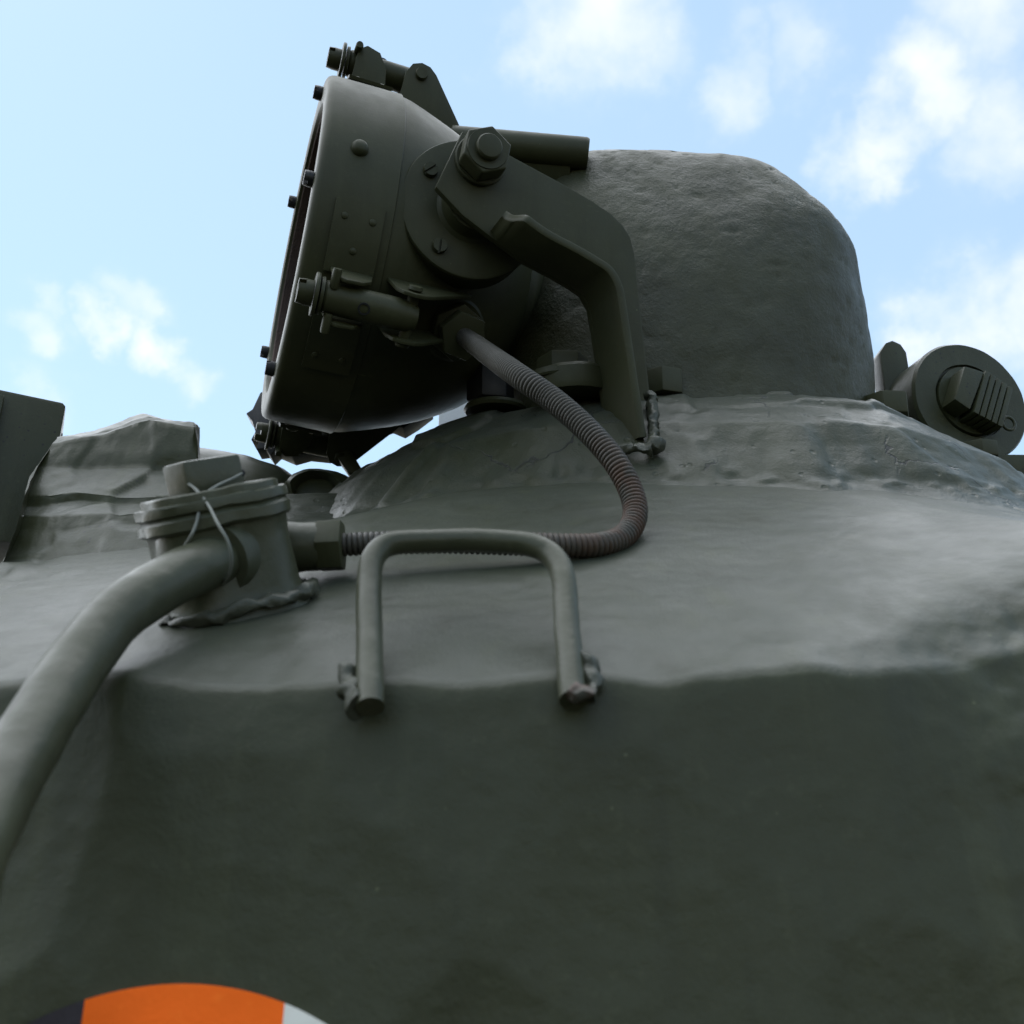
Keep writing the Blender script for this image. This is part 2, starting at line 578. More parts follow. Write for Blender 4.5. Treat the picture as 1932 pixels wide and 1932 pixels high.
def build_shell():
    X = np.concatenate([np.linspace(-1.15, -.36, 40, endpoint=False), np.linspace(-.36, .62, 420, endpoint=False), np.linspace(.62, 1.35, 40)])
    # wall (bottom to edge): (offset from edge in Y, Z)
    wall = np.array([(-.035, -.36), (-.025, -.20), (-.017, -.10), (-.012, -.04), (-.0085, 0), (-.0055, .04), (-.0030, .072), (-.0012, .0855), (.0014, .0905)])
    wc = catmull(np.c_[wall, np.zeros(len(wall))], 400)[:, :2]
    d = np.concatenate([[0], np.cumsum(np.linalg.norm(np.diff(wc, axis=0), axis=1))])
    s = np.concatenate([np.linspace(0, .30, 20, endpoint=False), np.linspace(.30, d[-1], 120)])
    wy = np.interp(s, d, wc[:, 0]); wz = np.interp(s, d, wc[:, 1])
    ry = np.concatenate([np.linspace(.0035, .35, 150, endpoint=False), np.linspace(.35, .75, 60, endpoint=False), np.linspace(.75, 1.56, 30)])
    nw, nr = len(wy), len(ry)
    V = np.zeros((len(X), nw + nr, 3))
    ey = edge_y(X)
    V[:, :, 0] = X[:, None]
    V[:, :nw, 1] = .48 + ey[:, None] + wy[None]
    V[:, :nw, 2] = wz[None]
    Yr = .48 + ry[None] + ey[:, None] * np.clip(1 - ry[None] / .5, 0, 1)
    V[:, nw:, 1] = Yr
    V[:, nw:, 2] = roof_z(X[:, None] + 0 * Yr, .48 + ry[None] + 0 * Yr)
    # rounder shoulder towards the right, crisp in the middle
    soft = sstep(.12, .30, X)[:, None]
    e = np.abs(np.concatenate([wz - .09, ry])[None])
    V[:, :, 1] += soft * .016 * np.exp(-(e / .035) ** 2)
    V[:, :, 2] -= soft * .004 * np.exp(-(e / .035) ** 2)
    rise = .9 * np.clip(X - .1, 0, .25) ** 2
    wgt = np.concatenate([sstep(-.12, .09, wz), 1 - sstep(.0, .30, ry)])
    V[:, :, 2] += rise[:, None] * wgt[None]
    P = V.copy()
    nrm = np.cross(np.gradient(V, axis=1), np.gradient(V, axis=0)); nrm /= np.linalg.norm(nrm, axis=2)[..., None] + 1e-12
    nrm *= np.sign(nrm[:, :1, 1:2]) * -1
    # chipped, wavy edge
    ed = np.exp(-(np.concatenate([wz - .085, ry]) / .022) ** 2)[None]
    wob = .0055 * fbm(np.stack([P[..., 0], 0 * P[..., 0], 0 * P[..., 0]], -1), 11, 4)
    V[:, :, 2] += ed * wob
    # hammered / ground facets on the wall, long soft waves on the roof
    isw = np.concatenate([np.ones(nw), np.exp(-(ry / .05) ** 2)])[None]
    Q = P * np.array([1, 1, 1.0])
    disp = isw * (.0095 * scoop(Q, 8, 3.3, 60.0) + .0014 * scoop(Q, 19, 8.1, 50.0) + .0012 * fbm(Q, 10, 2) - .002)
    right = sstep(.14, .30, P[..., 0])
    disp += isw * right * (.0022 * fbm(P, 36, 3) + .002 * fbm(P, 18, 2))
    disp += (1 - isw) * (.0018 * fbm(P * np.array([.6, 1, 1]), 7, 2) + .0020 * scoop(P * np.array([.5, 1, 1]), 7, 6.6) + .0004 * fbm(P * np.array([.3, 1, 1]), 40, 2, 9))
    disp += .0003 * fbm(P, 70, 2, 4)
    # far right flank: drip-like streaks running down from the pad
    st = sstep(.36, .5, P[..., 0]) * sstep(.60, .72, P[..., 1])
    disp += st * .004 * fbm(np.stack([P[..., 0] * 1.0 + P[..., 1] * .6, P[..., 1] * .2, P[..., 2] * 0], -1), 45, 3)
    V += nrm * disp[..., None]
    fs = grid_faces(len(X), nw + nr)
    return mesh('armour_shell', V.reshape(-1, 3), fs, 'shell', turret, 60), V, nw


shell, SV, NW = build_shell()


def surf_y(px, py):
    """horizontal distance at which the sight line through a picture point meets the built shell"""
    d = ray(px, py); d = d / d[1]
    xs = SV[:, 0, 0]
    best = None
    for y in np.linspace(.36, 1.3, 941):
        p = d * y
        i = int(np.argmin(np.abs(xs - p[0])))
        prof = SV[i]
        # z of wall/roof at this y
        z = np.interp(y, prof[:, 1], prof[:, 2]) if y > prof[0, 1] else -9
        if p[2] < z: return y
    return None


def build_pad():
    cx, cy = .215, 1.20
    n = 760
    th = np.linspace(0, 2 * math.pi, n, endpoint=False)
    # rings from outside in: (rx, ry, mode)
    ks = [(.545, .455), (.515, .428), (.495, .410), (.475, .390), (.462, .378), (.450, .362), (.435, .335), (.420, .312), (.400, .295), (.33, .24), (.2, .15), (.0, .0)]
    hk = [-.25, -.08, .03, .30, .50, .62, .80, .93, .985, 1.0, 1.0, 1.0]
    tt = np.linspace(0, len(ks) - 1, 110)
    rx = np.interp(tt, range(len(ks)), [k[0] for k in ks]); ry = np.interp(tt, range(len(ks)), [k[1] for k in ks])
    hh = np.interp(tt, range(len(ks)), hk)
    V = np.zeros((len(tt), n, 3))
    wob = 1 + .02 * fbm(np.stack([np.cos(th) * 2, np.sin(th) * 2, 0 * th], -1), 1.5, 3)
    wob2 = 1 + .03 * fbm(np.stack([np.cos(th) * 2, np.sin(th) * 2, 0 * th + 5], -1), 3.0, 3)
    lowf = sstep(2.0, 6.0, tt)[:, None]
    w = wob2[None] * (1 - lowf) + wob[None] * lowf
    V[..., 0] = cx + rx[:, None] * np.cos(th)[None] * w
    V[..., 1] = cy + ry[:, None] * np.sin(th)[None] * w
    left = sstep(.02, -.22, V[..., 0]) * (np.sin(th)[None] < 0) * (1 - sstep(1.5, 6.0, tt)[:, None])
    V[..., 1] -= .020 * left
    zr = roof_z(V[..., 0], V[..., 1])
    top = .455 + .10 * np.clip(V[..., 1] - .895, -.1, .5) - .13 * np.clip(-.03 - V[..., 0], 0, 1) - .40 * np.clip(V[..., 0] - .36, 0, 1)
    hn = hh[:, None]
    V[..., 2] = zr + np.where(hn > 0, (top - zr) * hn, .08 * hn)
    P = V.copy()
    front = np.sin(th)[None] < .3
    amp = sstep(1.0, 3.0, tt)[:, None] * (1 - sstep(8.5, 10, tt))[:, None]
    nr = np.cross(np.gradient(V, axis=1), np.gradient(V, axis=0)); nr /= np.linalg.norm(nr, axis=2)[..., None] + 1e-9
    nr *= np.sign(nr[..., 2:3] + 1e-9)
    d = amp * (.0042 * facet(P, 8, 1.7, 55.0) + .0012 * facet(P, 27, 5.2, 55.0) + .0004 * fbm(P, 60, 3))
    # gouges left by the torch and chisel on the front
    for gx, gy, gY, gr, gd in ((1480, 880, .835, .020, .006), (1560, 890, .85, .016, .005), (1420, 900, .82, .012, .004), (1660, 900, .87, .018, .005), (1330, 870, .82, .016, .003),
                               (950, 860, .84, .020, .004), (860, 880, .86, .018, .005), (1060, 890, .815, .013, .005), (1740, 930, .88, .015, .005), (1250, 900, .80, .012, .003)):
        g = at(gx, gy, gY); q_ = (P - g) / np.array([.75, 1.2, 1.35])
        r2 = np.sqrt((q_ ** 2).sum(-1)) / gr
        d = d - .45 * gd * np.exp(-(r2 * 1.3) ** 2) + .12 * gd * np.exp(-((r2 - 1.15) / .22) ** 2)
    # chisel drips down the right flank and small vertical grooves on the left
    ang = np.stack([np.cos(th), np.sin(th), 0 * th], -1)
    drip = fbm(ang * 1.0, 26, 3)[None] * np.ones((len(tt), 1)) + .6 * fbm(np.stack([P[..., 0], P[..., 1] * .4, P[..., 2] * .3], -1), 60, 2)
    rightw = sstep(.42, .60, P[..., 0]) * sstep(0.0, 1.5, tt)[:, None] * (1 - sstep(6.5, 8, tt))[:, None]
    d = d + rightw * .0065 * drip
    # rolled weld lip along the foot
    lip = np.exp(-((tt - 1.9) / .55) ** 2)[:, None]
    d = d + lip * (.002 + .004 * np.clip(fbm(P, 42, 3, 3), -.3, 1))
    V += nr * d[..., None]
    fs = grid_faces(len(tt), n, True)
    return mesh('raised_pad', V.reshape(-1, 3), fs, 'pad', turret, 60)


pad = build_pad()

# painted roundel: three upright stripes in a disc that follows the wall
def build_roundel():
    root = None
    R_ = .139
    Yw = surf_y(346, 1900) or .42
    top = at(346, 1856, surf_y(346, 1856) or .43)
    cX = top[0]
    tz = top[2]
    # slope of the wall below the top point
    xs = SV[:, 0, 0]

    def wall_y(X, Z):
        i = np.argmin(np.abs(xs - X)); pr = SV[i, :NW]
        return np.interp(Z, pr[:, 2], pr[:, 1])
    lean = (wall_y(cX, tz) - wall_y(cX, tz - .12)) / .12
    k = math.sqrt(1 + lean ** 2)
    cZ = tz - R_ / k
    b1 = at(158, 1932, surf_y(158, 1932) or .42)[0]; b2 = at(535, 1932, surf_y(535, 1932) or .42)[0]
    xl = [cX - R_, b1, b2, cX + R_]
    objs = []
    for (x0, x1, mat, nm) in ((b1, b2, 'orange', 'orange stripe of the roundel'), (xl[0], b1, 'black', 'dark stripe of the roundel'), (b2, xl[3], 'white', 'white stripe of the roundel')):
        nx, nz = 34, 50
        V = []
        for a in np.linspace(x0 + 1e-5, x1 - 1e-5, nx):
            hv = math.sqrt(max(R_ ** 2 - (a - cX) ** 2, 1e-9)) / k
            for b in np.linspace(-1, 1, nz):
                z = cZ + b * hv
                V.append((a, wall_y(a, z) - .0016, z))
        V = np.array(V); n = len(V)
        V2 = np.vstack([V, V + np.array([0, .0028, 0])])
        fs = grid_faces(nx, nz)
        fs = fs + [tuple(i + n for i in f[::-1]) for f in fs]
        rim = [i for i in range(nz)] + [j * nz + nz - 1 for j in range(1, nx)] + [(nx - 1) * nz + i for i in range(nz - 2, -1, -1)] + [j * nz for j in range(nx - 2, 0, -1)]
        for q, r_ in zip(rim, rim[1:] + rim[:1]): fs.append((q, r_, r_ + n, q + n))
        if root is None:
            root = mesh('roundel', V2, fs, mat, turret, 60, nm)
        else:
            mesh('roundel_stripe', V2, fs, mat, root, 60, nm)


build_roundel()


# cast and torch-cut lumps on the left of the roof
def loft(name, rows, nx, nsub, mat, parent, noise, sharp=50, closed_back=None):
    """rows: list of lists of (px, py, Y); each row resampled to nx points, rows splined linearly with nsub steps"""
    R_ = []
    for row in rows:
        P = np.array([at(*q) for q in row])
        if len(P) == 1: P = np.repeat(P, 2, 0)
        R_.append(resample(P, nx)[0])
    R_ = np.array(R_)
    t = np.linspace(0, len(R_) - 1, (len(R_) - 1) * nsub + 1)
    i = np.minimum(t.astype(int), len(R_) - 2); f = (t - i)[:, None, None]
    V = R_[i] * (1 - f) + R_[i + 1] * f
    nr = np.cross(np.gradient(V, axis=1), np.gradient(V, axis=0)); nr /= np.linalg.norm(nr, axis=2)[..., None] + 1e-9
    V = V + nr * noise(V)[..., None]
    n, m = V.shape[:2]
    fs = grid_faces(n, m)
    return mesh(name, V.reshape(-1, 3), fs, mat, parent, sharp)


rough = lambda v: .004 * facet(v, 22, 2.2) + .0012 * fbm(v, 60, 3)
# the faceted lump: back of its top, crest, upper face, shelf, groove, bulge, lower face, foot in the roof
rows = [
    [(118, 870, 1.02), (200, 850, 1.02), (375, 850, 1.02), (376, 880, 1.02)],
    [(112, 826, .93), (180, 815, .93), (262, 786, .93), (312, 796, .93), (366, 798, .93), (376, 830, .97)],
    [(108, 828, .860), (175, 818, .855), (255, 788, .850), (280, 782, .850), (310, 792, .848), (366, 797, .845), (376, 805, .90)],
    [(98, 838, .852), (175, 826, .848), (255, 796, .843), (280, 790, .842), (310, 800, .84), (368, 806, .838), (377, 812, .89)],
    [(70, 880, .846), (180, 884, .842), (270, 886, .838), (372, 888, .836), (380, 890, .88)],
    [(56, 900, .838), (180, 908, .828), (290, 905, .826), (372, 908, .824), (380, 910, .87)],
    [(46, 935, .820), (150, 930, .812), (250, 936, .808), (372, 936, .806), (380, 938, .85)],
    [(44, 955, .818), (150, 944, .813), (250, 950, .808), (372, 950, .805), (380, 952, .85)],
    [(44, 972, .805), (120, 975, .795), (220, 968, .788), (300, 962, .786), (380, 966, .83)],
    [(30, 1000, .800), (120, 1002, .790), (220, 985, .784), (300, 985, .782), (380, 990, .81)],
    [(4, 1062, .780), (120, 1060, .766), (240, 1052, .760), (320, 1050, .758), (390, 1050, .77)],
    [(-10, 1084, .70), (120, 1082, .69), (240, 1076, .69), (320, 1072, .69), (400, 1070, .70)],
    [(-30, 1140, .62), (120, 1136, .62), (240, 1130, .62), (320, 1126, .62), (400, 1120, .62)],
]
lump = loft('cast_lump', rows, 90, 9, 'shell', turret, lambda v: .75 * rough(v))
# left end face of the lump
rows2 = [
    [(150, 826, 1.05), (110, 880, 1.03), (90, 935, 1.0), (80, 1000, .98), (60, 1062, .96), (40, 1090, .92)],
    [(108, 828, .860), (70, 880, .835), (46, 935, .79), (30, 1000, .772), (4, 1062, .765), (-20, 1090, .71)],
]
loft('cast_lump_end', rows2, 40, 8, 'shell', turret, lambda v: .2 * rough(v))

# square block with a plate on its face, standing behind the lump
fb = Fr(at(-18, 845, .95), (.41, -.91, .05), (1, .45, 0))
blk = prism('side_block', [(-.20, -.10), (.058, -.10), (.062, -.02), (.063, .062), (.060, .066), (-.20, .078)], .10, fb, 'shell', turret, .003, z0=-.10, noise=lumpy(.0012, 40))
prism('face_plate', [(-.20, -.055), (.004, -.040), (.004, .058), (-.20, .072)], .010, fb, 'shell', blk, .002, z0=.0015, noise=lumpy(.0008, 50, 3))
prism('edge_plate', [(.030, -.02), (.0645, -.02), (.0645, .040), (.030, .040)], .05, fb, 'shell', blk, .002, z0=-.07, noise=lumpy(.0008, 50, 6))

# smooth swelling behind the lump and the lifting eye beside it
fh = Fr(at(425, 915, 1.14), (.12, -.1, 1))
lathe('roof_swelling', [(.13, -.25), (.13, -.06), (.125, -.02), (.105, .006), (.075, .022), (.04, .031), (0, .033)], fh, 'shell', turret, 72, noise=lumpy(.002, 25))


def build_eye():
    rows = []
    Yb = 1.06
    # a hump with an arched opening; built as an arch swept in depth plus a lug inside
    out = [(545, 936), (530, 905), (548, 888), (575, 880), (610, 880), (650, 890), (690, 912), (735, 934)]
    inn = [(558, 936), (556, 915), (566, 902), (582, 895), (600, 894), (618, 900), (632, 914), (637, 934)]
    po = resample(np.array([at(x, y, Yb) for x, y in out]), 40)[0]
    pi = resample(np.array([at(x, y, Yb) for x, y in inn]), 40)[0]
    back = np.array([0, .07, -.01])
    sect = [pi + back, pi, pi * .75 + po * .25 - np.array([0, .006, 0]), pi * .35 + po * .65 - np.array([0, .002, 0]), po + np.array([0, .012, 0]), po + back * 1.6]
    V = np.array(sect)
    V = V + lumpy(.0012, 45, 2)(V.reshape(-1, 3)).reshape(V.shape)
    e = mesh('lifting_eye', V.reshape(-1, 3), grid_faces(len(sect), 40), 'pad', turret, 60)
    fl = Fr(at(594, 925, Yb + .02), (0, -1, .1), (1, 0, 0))
    pts = [(-.024, -.014), (.024, -.014), (.024, 0), (.020, .007), (.010, .0105), (-.010, .0105), (-.020, .007), (-.024, 0)]
    prism('eye_lug', pts, .03, fl, 'shell', e, .004, z0=-.02)
    prism('eye_recess', [(-.042, -.02), (.042, -.02), (.042, .028), (-.042, .028)], .01, fl, 'shell', e, .002, z0=-.05)
    # cracked flat shelf in front of the eye
    rows = [[(540, 934, 1.08), (640, 932, 1.08), (760, 936, 1.08)], [(540, 932, .99), (640, 930, .99), (745, 930, .99)],
            [(535, 962, .95), (620, 962, .95), (730, 962, .95)], [(530, 990, .905), (600, 992, .905), (710, 992, .905)], [(520, 1030, .86), (600, 1030, .86), (710, 1030, .86)]]
    loft('roof_shelf', rows, 60, 14, 'pad', turret, lambda v: .0035 * fbm(v * np.array([.35, 1.6, 1]), 40, 3))


build_eye()

# ------------------------------------------------------------------ the tall cast dome on the pad
dome = thing('cast_dome', 'tall rough cast armoured dome rising from the bolted pad behind searchlight', 'armoured dome', (.2, 1.09, .42))


def build_dome():
    prof = [(.215, .40), (.219, .47), (.223, .53), (.225, .59), (.2205, .632), (.210, .682), (.192, .730), (.175, .766), (.160, .787), (.142, .800), (.112, .808), (.06, .811), (.0, .812)]
    pc = catmull([(a, b, 0) for a, b in prof], 150)
    n = 360
    th = np.linspace(0, 2 * math.pi, n, endpoint=False)
    r = np.maximum(pc[:, 0], 1e-4)[:, None]
    c, s = np.cos(th)[None], np.sin(th)[None]
    e = 3.0
    e = 2.7 + 2.3 * sstep(.60, .80, pc[:, 1])[:, None]
    sup = (np.abs(c) ** e + np.abs(s) ** e) ** (-1 / e)
    V = np.stack([.195 + r * c * sup * .975, 1.09 + r * s * sup * .88, pc[:, 1][:, None] + 0 * c], -1)
    V[..., 2] += -.06 * (V[..., 0] - .22) * sstep(.6, .8, V[..., 2])
    V[..., 0] -= .034 * sstep(.66, .80, V[..., 2]) * sstep(.22, .38, V[..., 0])
    P = V.copy()
    out = V - np.array([.2, 1.09, .52]); out /= np.linalg.norm(out, axis=2)[..., None]
    d = .003 * fbm(P, 9, 2) + .0007 * fbm(P, 38, 3) + .0010 * facet(P, 17, 4.4) * sstep(.7, .8, P[..., 2])
    pit = np.clip(fbm(P, 85, 2, 7) - .35, 0, 1)
    d -= .004 * pit
    V += out * d[..., None]
    return mesh('shell', V.reshape(-1, 3), grid_faces(len(pc), n, True), 'dome', dome, 70)


build_dome()
a0, a1 = at(850, 268, .925), at(1110, 291, .925)
ax = unit(a1 - a0); ln = np.linalg.norm(a1 - a0)
lathe('hinge_tube', [(0, 0), (.0165, 0), (.0182, .002), (.0182, ln - .003), (.0165, ln), (.013, ln + .0002), (0, ln + .0002)], Fr(a0, ax), 'smooth', dome, 40)
prism('hinge_saddle', [(0, -.012), (ln - .02, -.012), (ln - .02, .012), (0, .012)], .03, Fr(a0 + np.array([0, .012, -.012]), (0, .7, -.7), ax), 'smooth', dome, .002)

# lugs and bolt heads round its foot
def bolt_head(parent, px, py, Y, r, h, tilt=(0, -.1, 1), ph=.3, washer=True, mat='smooth', name='bolt'):
    fr = Fr(at(px, py, Y), tilt)
    o = prism(name, ngon(6, r, ph), h, fr, mat, parent, r * .10, 2)
    if washer: lathe('washer', [(0, -.004), (r * 1.45, -.004), (r * 1.5, -.002), (r * 1.45, .004), (r * .9, .0062), (0, .0062)], fr.moved((0, 0, -.006)), mat, o, 32)
    return o


bolt_head(dome, 1062, 712, .885, .026, .020, ph=.05)
bolt_head(dome, 1252, 750, .905, .022, .026, ph=.35, washer=False)
bolt_head(dome, 1672, 790, .965, .026, .024, ph=.12, washer=False)
bolt_head(dome, 1848, 866, 1.03, .021, .018, ph=.3, washer=False)
lathe('flange_lug', [(0, -.012), (.040, -.012), (.042, -.006), (.041, .009), (.037, .013), (0, .013)], Fr(at(1085, 730, .885), (0, -.15, 1)), 'smooth', dome, 40, noise=lumpy(.001, 40))
o = bolt_head(dome, 925, 760, .965, .026, .036, ph=.2, mat='dark', washer=False)
lathe('washer', [(0, -.008), (.032, -.008), (.034, -.005), (.032, -.001), (0, -.001)], Fr(at(935, 766, .965), (0, -.1, 1)), 'smooth', o, 32)

# ------------------------------------------------------------------ round drum-shaped housing on the right
drum = thing('drum_housing', 'round drum shaped metal housing with ribbed square plug beside the dome', 'housing', at(1815, 840, 1.08))
fd = Fr(at(1832, 756, 1.05), (.22, -.97, -.02), (1, .2, 0))
lathe('body', [(0, -.13), (.06, -.13), (.073, -.12), (.0745, -.004), (.072, 0), (.046, .0005), (.0455, -.005), (.043, -.005), (.0425, .001), (0, .001)], fd, 'shell', drum, 80, noise=lumpy(.0006, 40))
# plug: a leaning stack of plates
fp = fd.moved((-.004, -.004, .0015)); ca, sa = math.cos(-.42), math.sin(-.42)
fp = Fr(fp.o, fp.z, fp.x * ca + fp.y * sa)
plug = prism('plug', [(-.031, -.026), (-.010, -.029), (-.006, .028), (-.031, .022)], .026, fp, 'shell', drum, .003)
for i in range(5):
    x0 = -.006 + i * .0078
    prism('plug_plate', [(x0, -.030), (x0 + .0066, -.030), (x0 + .0066, .030 - .001 * i), (x0, .030 - .001 * i)], .027, fp, 'shell', plug, .0016)
tt = np.linspace(0, 2 * math.pi, 25)
ringc = fp.moved((.041, -.016, .02))
tube('plug_ring', np.array([ringc(np.array([[.008 * math.cos(t), .008 * math.sin(t), .0]]))[0] for t in tt]), .0018, 'shell', plug, 10)
fl = Fr(at(1677, 740, 1.12), (0.05, -1, 0), (1, 0, 0))
prism('hinge_ear', [(-.018, -.06), (.016, -.06), (.016, .040), (.010, .052), (0, .056), (-.010, .052), (-.018, .040)], .03, fl, 'shell', drum, .003, noise=lumpy(.0008, 50))
prism('hinge_ear', [(-.016, -.06), (.014, -.06), (.014, .030), (.008, .044), (-.008, .044), (-.016, .030)], .03, fl.moved((.036, 0, -.05)), 'shell', drum, .003, noise=lumpy(.0008, 50))
lathe('hinge_pin', [(0, -.02), (.010, -.02), (.010, .07), (0, .07)], Fr(fl(np.array([[-.01, -.02, .0]]))[0], (1, 0, 0)), 'shell', drum, 24)
ft = Fr(at(1870, 880, 1.08), (0, -.15, 1))
prism('base_plate', [(-.14, -.05), (.22, -.05), (.22, .10), (-.14, .10)], .03, ft, 'shell', drum, .004, z0=-.028, noise=lumpy(.002, 30))

# ------------------------------------------------------------------ mounting bracket of the searchlight
psi, phi = math.radians(19), math.radians(12)
Pv = np.array([math.sin(psi) * math.cos(phi), -math.cos(psi) * math.cos(phi), -math.sin(phi)])   # pivot axis, towards the viewer
hv = np.cross(Pv, [0, 0, 1.]); hv = unit(hv) * (-1 if hv[0] > 0 else 1)
vv = np.cross(Pv, hv); vv = vv * (-1 if vv[2] < 0 else 1)
EL = math.radians(3.6)
Ax = hv * math.cos(EL) + vv * math.sin(EL)        # the beam's direction
Up = vv * math.cos(EL) - hv * math.sin(EL)
LO = at(551, 474, .93)                            # middle of the front rim
RL = .1850


def L3(s, a, r):
    """a point of the lamp: distance behind the rim, angle round it (0 = viewer's side, 90 = top), radius"""
    return LO - Ax * s + r * (Pv * math.cos(math.radians(a)) + Up * math.sin(math.radians(a)))


bracket = thing('mounting_bracket', 'bent angle iron bracket carrying the searchlight, welded to the pad', 'bracket', at(1200, 835, .81))
SP = .150
Qp = LO - Ax * SP + Pv * .214 + Up * .012


def onpl(px, py, Q, n=Pv):
    d = ray(px, py); return d * (Q @ n) / (d @ n)


fw = Fr(Qp, Pv, -Ax)
inv = lambda P: np.array([(P - fw.o) @ fw.x, (P - fw.o) @ fw.y])
outer = [(873, 246), (900, 258), (960, 291), (1060, 345), (1120, 380), (1152, 402), (1176, 425), (1190, 448), (1198, 480), (1206, 560), (1222, 700), (1238, 850)]
inner = [(1153, 850), (1136, 735), (1119, 620), (1112, 582), (1098, 556), (1075, 540), (1040, 520), (990, 494), (930, 450), (872, 405), (822, 352)]
web = [tuple(inv(onpl(x, y, Qp))) for x, y in outer + inner]
prism('web', web, .009, fw, 'smooth', bracket, .0022, 2, z0=-.009)
# flange along the inner edge, projecting towards the viewer
fin = [inv(onpl(x, y, Qp)) for x, y in [(921, 441), (955, 470), (990, 494), (1040, 520), (1075, 540), (1098, 556), (1112, 582), (1119, 620), (1136, 735), (1153, 848)]]
fin = np.array(fin)
fl3 = catmull(np.c_[fin, np.zeros(len(fin))], 90)[:, :2]
T = np.gradient(fl3, axis=0); T /= np.linalg.norm(T, axis=1)[:, None]
Nn = np.stack([-T[:, 1], T[:, 0]], -1)
if Nn[0] @ np.array([0, 1.]) < 0 and inv(onpl(960, 291, Qp))[1] > 0: Nn = -Nn
FLW = .060
vs = []
m_ = 12
for i in range(90):
    s = i / 89
    wd = FLW * (1 - .42 * (1 - sstep(0, .10, s))) if s < .10 else FLW
    nose = .0035 * (1 - sstep(0, .05, s))
    th_ = .0085
    b = .0022
    sec = [(0, .0002), (th_ , .0002), (th_, wd - b), (th_ - b * .3, wd - b * .3), (th_ - b, wd), (b, wd), (b * .3, wd - b * .3), (0, wd - b)]
    for t_, z_ in sec:
        p2 = fl3[i] + Nn[i] * (t_ * (1) + nose)
        vs.append((p2[0], p2[1], z_))
m_ = 8
fs = grid_faces(90, m_, True) + [tuple(range(m_))[::-1], tuple(range(89 * m_, 90 * m_))]
mesh('flange', fw(np.array(vs)), fs, 'smooth', bracket, 40)
# pivot nut, washer and stud
fn = Fr(fw(np.array([inv(onpl(905, 305, Qp)).tolist() + [0.0]]))[0], Pv, unit(-Ax + .35 * Up))
lathe('washer', [(0, 0), (.0242, 0), (.0247, .001), (.0247, .0045), (.0237, .0055), (0, .0055)], fn.moved((0, 0, .0002)), 'smooth', bracket, 48)
nut = prism('nut', ngon(6, .0242, .12), .020, fn, 'smooth', bracket, .0022, 3, z0=.006)
lathe('nut_face', [(0, .0), (.0196, .0), (.0192, .0012), (0, .0013)], fn.moved((0, 0, .026)), 'smooth', nut, 40)
lathe('stud', [(0, .0), (.0122, .0), (.0122, .0045), (.011, .0062), (.008, .0068), (0, .007)], fn.moved((0, 0, .0274)), 'smooth', bracket, 40)
# weld at the foot
wp = [at(1226, 742, .850), at(1230, 770, .842), at(1231, 796, .830), at(1232, 818, .820), at(1230, 838, .808)]
wp = catmull(wp, 40)
tube('weld_bead', wp, .0048 + .0006 * np.sin(np.arange(40) * .9), 'weld', bracket, 18, noise=lumpy(.0030, 95))
wp = catmull([at(1150, 838, .812), at(1190, 846, .806), at(1228, 848, .802)], 30)
tube('weld_bead', wp, .0045 + .001 * np.sin(np.arange(30) * .9) * .2, 'weld', bracket, 16, noise=lumpy(.0035, 80, 4))
lathe('weld_bead', [(0, -.009), (.007, -.006), (.009, 0), (.0075, .005), (.004, .008), (0, .009)], Fr(at(1236, 840, .806), (.3, -.8, .3)), 'weld', bracket, 24, noise=lumpy(.002, 80, 9))

# ------------------------------------------------------------------ searchlight
lamp = thing('searchlight', 'drum shaped olive searchlight with clamped front rim, tilted upward on bracket', 'searchlight', LO - Ax * .15 - Up * RL)
fa = Fr(LO, -Ax, Pv)
sc_ = RL / .185
rim = lathe('rim', [(r * sc_, z) for r, z in [(.1555, .040), (.1555, .004), (.1565, .0012), (.159, 0), (.177, .0), (.1800, .0006), (.1822, .0020), (.1839, .0048), (.1847, .0085), (.1852, .03), (.186, .0745), (.1862, .0765), (.1855, .0772), (.1838, .0774), (.176, .0774)]], fa, 'smooth', lamp, 128)
lathe('lens', [(.1549 * sc_, .036), (.12, .0335), (.07, .0312), (.03, .0304), (0, .0302)], fa, 'lens', lamp, 96)
lathe('gasket', [(.1535 * sc_, .036), (.1530 * sc_, .006), (.1540 * sc_, .0045), (.1552 * sc_, .006), (.1552 * sc_, .036)], fa, 'gasket', lamp, 96)
bowl_prof = [(.178, .0700), (.1838, .0702), (.1832, .084), (.1790, .100), (.1720, .122), (.1640, .145), (.1545, .168), (.143, .190), (.129, .212), (.111, .232), (.0970, .245)]
bc = catmull([(r * sc_, z, 0) for r, z in bowl_prof[1:]], 60)
bowl = lathe('bowl', [(bowl_prof[0][0] * sc_, .0701)] + [(a, b) for a, b, _ in bc], fa, 'smooth', lamp, 128)
lathe('rear_cap', [(.0985, .2405), (.0990, .248), (.095, .257), (.083, .274), (.06, .288), (.03, .297), (0, .300)], fa, 'smooth', lamp, 80)


def bowl_r(s):
    return float(np.interp(s, bc[:, 1], bc[:, 0]))


# rivets and rim screws
for s, a in ((.036, 13), (.036, 133), (.036, 253)):
    o = L3(s, a, RL * 1.004); d = o - L3(s, a, 0)
    lathe('rivet', [(.0085, -.001), (.0083, .0015), (.0070, .0045), (.0045, .0064), (0, .007)], Fr(o, d), 'smooth', lamp, 28)
for k, a in enumerate((72, 2, -66, 138, 206)):
    o = L3(-.0003, a, RL * .905)
    slotted('rim_screw', .0075, .0085, Fr(o, Ax, Pv * math.cos(k * 2.1) + Up * math.sin(k * 2.1)), 'dark', lamp)


